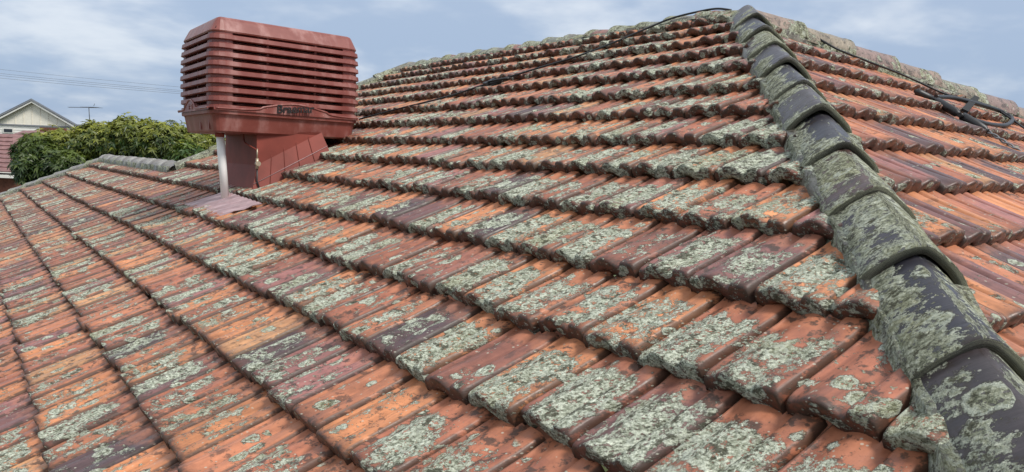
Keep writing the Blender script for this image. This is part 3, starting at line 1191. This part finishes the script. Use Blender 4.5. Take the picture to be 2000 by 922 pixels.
def sleeve(a, b_, r0, r1):
    mb = MB()
    ts = [0, .06, .1, .3, .6, .88, .93, 1]
    rr = [.55 * r0, .6 * r0, r0, r0 * 1.05, (r0 + r1) / 2 * 1.05, r1, .62 * r1, .55 * r1]
    mb.tube([a * (1 - t_) + b_ * t_ for t_ in ts], rr, 14)
    return mb


sa, sb, sc_, sd_ = S_(1786, 177, .055), S_(1825, 195, .055), S_(1874, 224, .06), S_(1930, 257, .055)
sleeve(sa, sb, .021, .019).build("joint_sleeve", M_RUBBER, c3)
sleeve(sb, sc_, .025, .025).build("joint_sleeve", M_RUBBER, c3)
sleeve(sc_, sd_, .026, .023).build("joint_sleeve", M_RUBBER, c3)
mb = MB()
tw0, tw1 = sd_, S_(2004, 304, .045)
for ph in (0, math.pi):
    mb.tube([tw0 * (1 - t_) + tw1 * t_ + .007 * (math.cos(ph + 16 * t_) * QN + math.sin(ph + 16 * t_) * QA) for t_ in np.linspace(0, 1, 28)], .0055, 6)
mb.build("bare_wire", M_WIRE, c3)
mb = MB()
s0, s1 = S_(1884, 217, .075), S_(1907, 190, .085)
axs = unit(s1 - s0)
sid = unit(np.cross(axs, QN))
mb.box((s0 + s1) / 2, (s1 - s0) * .5, sid * .020, unit(np.cross(sid, axs)) * .008)
mb.build("binding_strap", M_BLACKSTRAP, c3)

# ---------------------------------------------------------------- neighbouring buildings
def slab(mb, a, b_, c_, d_, th, mi=0):
    a, b_, c_, d_ = map(np.asarray, (a, b_, c_, d_))
    nn = unit(np.cross(b_ - a, d_ - a)) * th
    mb.add([a, b_, c_, d_, a - nn, b_ - nn, c_ - nn, d_ - nn], [(0, 1, 2, 3), (7, 6, 5, 4), (0, 4, 5, 1), (1, 5, 6, 2), (2, 6, 7, 3), (3, 7, 4, 0)], mi)


GD = 60.0
ga_ = at(62, 194, GD)
gl, gr_ = at(-75, 262, GD), at(158, 248, GD)
gl[2] = gr_[2]
gl[0] = 2 * ga_[0] - gr_[0]
yv = np.array([-.53, 1., 0])
fx = np.array([1., 0, 0])
GH = thing("gabled_house", (ga_[0], GD + 3, 0), "cream weatherboard house with a plain gable beyond the trees", "house")
mb = MB()
bk = yv * 9
lo_l, lo_r = gl.copy(), gr_.copy()
lo_l[2] = lo_r[2] = 0
ins = np.array([.45, 0, 0])
mb.add([lo_l + ins, lo_r - ins, gr_ - ins, gl + ins, lo_l + ins + bk, lo_r - ins + bk, gr_ - ins + bk, gl + ins + bk], [(0, 1, 2, 3), (1, 5, 6, 2), (4, 0, 3, 7), (5, 4, 7, 6)])
for zi in np.arange(3.5, gl[2] - .1, .19):   # lapped boards
    mb.add([np.array([gl[0] + .45, gl[1] - .0, zi]), np.array([gr_[0] - .45, gr_[1], zi]), np.array([gr_[0] - .45, gr_[1] - .025, zi]), np.array([gl[0] + .45, gl[1] - .025, zi]), np.array([gl[0] + .45, gl[1] - .003, zi + .18]), np.array([gr_[0] - .45, gr_[1] - .003, zi + .18])], [(3, 2, 5, 4), (0, 1, 2, 3)])
mb.build("wall", M_WHITE, GH)
mb = MB()
tip = ga_ - np.array([0, 0, .16])
mb.add([gl + ins * 1.3 - yv * .03, gr_ - ins * 1.3 - yv * .03, tip - yv * .03], [(0, 1, 2)])
for q_ in np.linspace(-.8, .8, 9):
    x = tip[0] + q_ * (gr_[0] - tip[0]) * .85
    top = tip[2] - abs(q_) * .85 * (tip[2] - gl[2]) - .05
    mb.box(np.array([x, GD - .05, (top + gl[2]) / 2]), fx * .02, yv * .012, UPZ * max(.05, (top - gl[2]) / 2))
mb.build("gable_panel", M_CREAM, GH)
mb = MB()
mb.box((gl + gr_) / 2 - yv * .06 - UPZ * .04, (gr_ - gl) / 2 * .93, yv * .03, UPZ * .05)
mb.build("belt_board", M_TRIM, GH)
mb = MB()
for s_, e_ in ((-1, gl), (1, gr_)):
    a, b_ = ga_ + UPZ * .05, e_ + fx * s_ * .25 - UPZ * .10
    slab(mb, a - yv * .35, b_ - yv * .35, b_ + bk, a + bk, .10 * (1 if s_ > 0 else -1))
rf = mb.build("roof", M_GREYROOF, GH)
mb = MB()
for s_, e_ in ((-1, gl), (1, gr_)):
    a, b_ = ga_ - UPZ * .06, e_ + fx * s_ * .22 - UPZ * .20
    d_ = (b_ - a)
    mb.box((a + b_) / 2 - yv * .38, d_ / 2, yv * .02, UPZ * .055)
mb.build("barge_board", M_TRIM, rf)
mb = MB()
for s_, e_ in ((-1, gl), (1, gr_)):
    a, b_ = ga_ - UPZ * .20, e_ + fx * s_ * .12 - UPZ * .34
    mb.box((a + b_) / 2 - yv * .33, (b_ - a) / 2, yv * .02, UPZ * .07)
mb.build("barge_trim", M_WHITE, rf)
wc = at(16, 255, GD)
mb = MB()
mb.box(wc - yv * .06, fx * .40, yv * .03, UPZ * .19)
wn = mb.build("window", M_WHITE, GH)
mb = MB()
mb.box(wc - yv * .10, fx * .32, yv * .012, UPZ * .12)
mb.build("pane", M_GLASS, wn)

# low grey roofed wing in front of it
mb_h = thing("grey_roofed_shed", at(-20, 300, 48) * np.array([1, 1, 0]), "small building with a blue grey sheet roof below the cream house", "shed")
a, b_ = at(-160, 262, 48), at(27, 259, 48)
b_[2] = a[2]
mb = MB()
slab(mb, a + np.array([0, -1.6, -.75]), b_ + np.array([.3, -1.6, -.75]), b_, a, .06)
mb.build("roof", M_GREYROOF, mb_h)
mb = MB()
mb.box(np.array([(a[0] + b_[0]) / 2, 48.2, (a[2] - .8) / 2]), fx * (b_[0] - a[0]) / 2 * .95, np.array([0, 1.2, 0]), UPZ * (a[2] - .8) / 2)
mb.build("wall", M_WHITE, mb_h)

# brown tiled house at the left edge
ND = 30.5
NH = thing("brown_tiled_house", at(-60, 330, ND + 2) * np.array([1, 1, 0]), "neighbouring house with a brown tile roof at the left edge behind the trees", "house")
e1_, e0_ = at(28, 337, ND), at(-330, 337, ND)
e0_[2] = e1_[2]
t1_ = at(24, 262, ND + 2.7)
t0_ = e0_ + (t1_ - e1_)
mb = MB()
rows = 9
for j in range(rows):
    f0, f1 = j / rows, (j + 1) / rows
    nrm = np.array([0, -.012, .03])
    pa, pb_ = e0_ * (1 - f0) + t0_ * f0, e1_ * (1 - f0) + t1_ * f0
    pc, pd = e1_ * (1 - f1) + t1_ * f1, e0_ * (1 - f1) + t0_ * f1
    nt = 40
    vs, fs = [], []
    for i in range(nt + 1):
        s_ = i / nt
        w_ = .018 * math.sin(i * math.pi)
        for q_ in (pa * (1 - s_) + pb_ * s_, pa * (1 - s_) + pb_ * s_ + nrm * (1.0 + .5 * (i % 2)), pd * (1 - s_) + pc * s_ + nrm * .1 * (i % 2)):
            vs.append(q_)
    for i in range(nt):
        fs += [(i * 3, i * 3 + 3, i * 3 + 4, i * 3 + 1), (i * 3 + 1, i * 3 + 4, i * 3 + 5, i * 3 + 2)]
    mb.add(vs, fs)
slab(mb, e1_ + np.array([.0, 0, -.02]), e1_ + np.array([1.4, 5.4, 0]), t1_ + np.array([.2, .3, 0]), t1_, .05)
slab(mb, t0_, t1_, e1_ + np.array([1.4, 5.4, 0]), e0_ + np.array([0, 5.4, 0]), .05)
mb.build("roof", M_OLDROOF, NH)
mb = MB()
mb.box((e0_ + e1_) / 2 + np.array([0, -.05, -.16]), (e1_ - e0_) / 2, np.array([0, .06, 0]), UPZ * .06)
mb.build("gutter", M_WHITE, NH)
mb = MB()
mb.box(np.array([(e0_[0] + e1_[0]) / 2, ND + 2.9, (e1_[2] - .24) / 2]), fx * ((e1_[0] - e0_[0]) / 2 - .1), np.array([0, 2.5, 0]), UPZ * (e1_[2] - .24) / 2)
mb.build("wall", M_BRICK, NH)

# two brick tops that show over the trees
BD = 52.0
BB = thing("brick_building", at(120, 300, BD + 2) * np.array([1, 1, 0]), "low red brown building just showing above the tree left of the antenna", "building")
l0, l1 = at(34, 259, BD), at(172, 254, BD)
mb = MB()
mb.box(np.array([(l0[0] + l1[0]) / 2, BD + 2, (l0[2] - .1) / 2]), fx * (l1[0] - l0[0]) / 2, np.array([0, 2, 0]), UPZ * (l0[2] - .1) / 2)
mb.build("wall", M_BRICK, BB)
mb = MB()
mb.add([at(24, 262, BD - .3), at(46, 255, BD + 1), at(90, 257, BD + 1), at(172, 258, BD - .3)], [(0, 3, 2, 1)])
slab(mb, at(24, 262, BD - .3), at(172, 260, BD - .3), at(160, 253, BD + 1), at(46, 255, BD + 1), .05)
mb.build("roof", M_OLDROOF, BB)
mb = MB()
ch = at(104, 254, BD - .2)
mb.box(ch, fx * .72, np.array([0, .3, 0]), UPZ * .14)
mb.build("parapet", M_BRICK, BB)
DD = 58.0
DB = thing("dark_roofed_building", at(210, 300, DD + 2) * np.array([1, 1, 0]), "dark flat roof line behind the tree at the foot of the antenna", "building")
l0, l1 = at(150, 246, DD), at(214, 246, DD)
mb = MB()
mb.box(np.array([(l0[0] + l1[0]) / 2, DD + 2, l0[2] / 2]), fx * (l1[0] - l0[0]) / 2, np.array([0, 2, 0]), UPZ * l0[2] / 2)
mb.build("wall", M_BRICK, DB)
mb = MB()
mb.box(np.array([(l0[0] + l1[0]) / 2, DD + 2, l0[2] + .06]), fx * ((l1[0] - l0[0]) / 2 + .15), np.array([0, 2.2, 0]), UPZ * .05)
rf = mb.build("roof", M_TRIM, DB)
mb = MB()
mb.box(at(194, 242.5, DD + .4), fx * .12, np.array([0, .15, 0]), UPZ * .14)
mb.build("vent_pipe", M_TRIM, rf)

# antenna
AD = 54.0
AN = thing("tv_antenna", at(175, 245, AD), "thin television antenna on a mast beyond the treetops", "antenna")
mb = MB()
mb.tube([at(176, 250, AD), at(173.5, 209, AD)], .028, 6)
mb.build("mast", M_ALU, AN)
a, b_ = at(134, 209.5, AD), at(192, 210, AD)
mb = MB()
mb.tube([a, b_], .022, 6)
bm_o = mb.build("boom", M_ALU, AN)
mb = MB()
for s_ in np.linspace(.03, .97, 16):
    p = a * (1 - s_) + b_ * s_
    L_ = .16 if s_ < .55 else .45
    ax = np.array([.35, .94, 0]) * L_
    mb.tube([p - ax, p + ax], .010, 5)
mb.tube([at(183, 207.5, AD), at(185, 202, AD)], .015, 5)
mb.build("antenna_rod", M_ALU, bm_o)

# power lines
for i, ((y0, y1), lb) in enumerate(zip(((135.5, 170), (143.5, 176.5), (147.5, 179.5), (152.5, 183)), ("topmost of the four overhead wires, well above the others", "second overhead wire from the top", "third overhead wire from the top", "lowest of the four overhead wires"))):
    pts = []
    for t_ in np.linspace(-.9, 2.6, 40):
        px = 352 * t_
        py = y0 + (y1 - y0) * t_ - 5 * t_ * (1 - t_) * .35 * 4 * -.5
        pts.append(at(px, py, 75))
    mb = MB()
    mb.tube(pts, .011 if i == 0 else .013, 5)
    tag(mb.build("power_line", M_WIRE), lb, "power line", "overhead wires left of the cooler")

# ---------------------------------------------------------------- trees
def tree(name, label, base, blobs, n, leaf, mat, seed, group):
    rg = np.random.default_rng(int(seed * 100))
    root = thing(name, base, label, "tree", group)
    top = np.mean([b[0] for b in blobs], 0)
    mb = MB()
    mb.tube(smooth_path([base, base * .7 + np.array([top[0], top[1], 0]) * .3 + UPZ * top[2] * .4, top - UPZ * .6], 4), list(np.linspace(.2, .1, 9)), 8)
    for b in blobs:
        st = base * .4 + np.array([top[0], top[1], top[2] * .7]) * .6
        mb.tube(smooth_path([st, st * .5 + b[0] * .5 - UPZ * .2, b[0]], 3), list(np.linspace(.09, .025, 7)), 6)
    mb.build("trunk", M_BARK, root)
    V_, F_, A_ = [], [], []
    vol = np.array([b[1][0] * b[1][1] * b[1][2] for b in blobs]) ** .67
    for k_ in range(n):
        b = blobs[rg.choice(len(blobs), p=vol / vol.sum())]
        d = unit(rg.normal(0, 1, 3))
        rad = rg.uniform(.55, 1.02) ** .6 * (1 + .13 * math.sin(5 * d[0] + seed) * math.sin(4 * d[1] + 3 * d[2]) + rg.normal(0, .05))
        c_ = b[0] + d * np.array(b[1]) * rad
        outd = unit(d + UPZ * .5 + rg.normal(0, .35, 3))
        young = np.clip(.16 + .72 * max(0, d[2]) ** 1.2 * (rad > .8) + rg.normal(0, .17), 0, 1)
        m_ = rg.integers(5, 9)
        t1 = unit(np.cross(outd, rg.normal(0, 1, 3)))
        t2 = np.cross(outd, t1)
        for j in range(m_):
            an = 2 * math.pi * j / m_ + rg.uniform(-.3, .3)
            ld = unit(math.cos(an) * t1 + math.sin(an) * t2 + outd * rg.uniform(.1, .8) - UPZ * .35)
            sd = unit(np.cross(ld, outd + rg.normal(0, .3, 3)))
            L_ = leaf * rg.uniform(.7, 1.3)
            w_ = L_ * .17
            o = len(V_)
            V_ += [c_, c_ + ld * L_ * .4 + sd * w_, c_ + ld * L_ - UPZ * L_ * .22, c_ + ld * L_ * .4 - sd * w_]
            F_.append((o, o + 1, o + 2, o + 3))
            y_ = np.clip(young + rg.normal(0, .08), 0, 1)
            A_ += [y_] * 4
    me = bpy.data.meshes.new("crown")
    org = np.mean(np.array(V_), 0)
    me.from_pydata([tuple(p - org) for p in V_], [], F_)
    a = me.attributes.new("leaf", "FLOAT", "POINT")
    a.data.foreach_set("value", np.array(A_, np.float32))
    me.update()
    place(bpy.data.objects.new("crown", me), root, mat, Matrix.Translation(Vector(org)))
    return root


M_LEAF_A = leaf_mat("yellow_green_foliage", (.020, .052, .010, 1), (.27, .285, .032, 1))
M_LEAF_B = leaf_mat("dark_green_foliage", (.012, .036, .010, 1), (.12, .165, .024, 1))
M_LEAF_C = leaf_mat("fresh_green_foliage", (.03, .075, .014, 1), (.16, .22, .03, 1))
TD = 20.0
bl = [(at(140, 296, TD), (.75, .9, .58)), (at(205, 283, TD), (.8, .9, .58)), (at(262, 276, TD), (.75, .9, .60)), (at(318, 281, TD), (.75, .9, .58)), (at(380, 294, TD + .4), (.75, .9, .50)), (at(450, 300, TD + .5), (.75, .9, .45)), (at(100, 292, TD - .1), (.55, .8, .46))]
gb_ = at(240, 300, TD)
gb_[2] = 0
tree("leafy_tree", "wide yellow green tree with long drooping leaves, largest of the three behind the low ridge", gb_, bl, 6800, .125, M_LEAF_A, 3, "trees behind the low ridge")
bl = [(at(72, 298, 19), (.42, .6, .44)), (at(66, 325, 18.8), (.36, .6, .42)), (at(98, 318, 19), (.52, .6, .44)), (at(140, 325, 19), (.45, .6, .38))]
gb_ = at(75, 300, 19)
gb_[2] = 0
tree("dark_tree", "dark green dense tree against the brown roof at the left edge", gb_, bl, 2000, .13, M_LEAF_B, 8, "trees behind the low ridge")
bl = [(at(368, 303, 16.5), (.30, .3, .27)), (at(352, 318, 16.5), (.27, .3, .23)), (at(390, 318, 16.5), (.28, .3, .22))]
gb_ = at(368, 303, 16.5)
gb_[2] = 0
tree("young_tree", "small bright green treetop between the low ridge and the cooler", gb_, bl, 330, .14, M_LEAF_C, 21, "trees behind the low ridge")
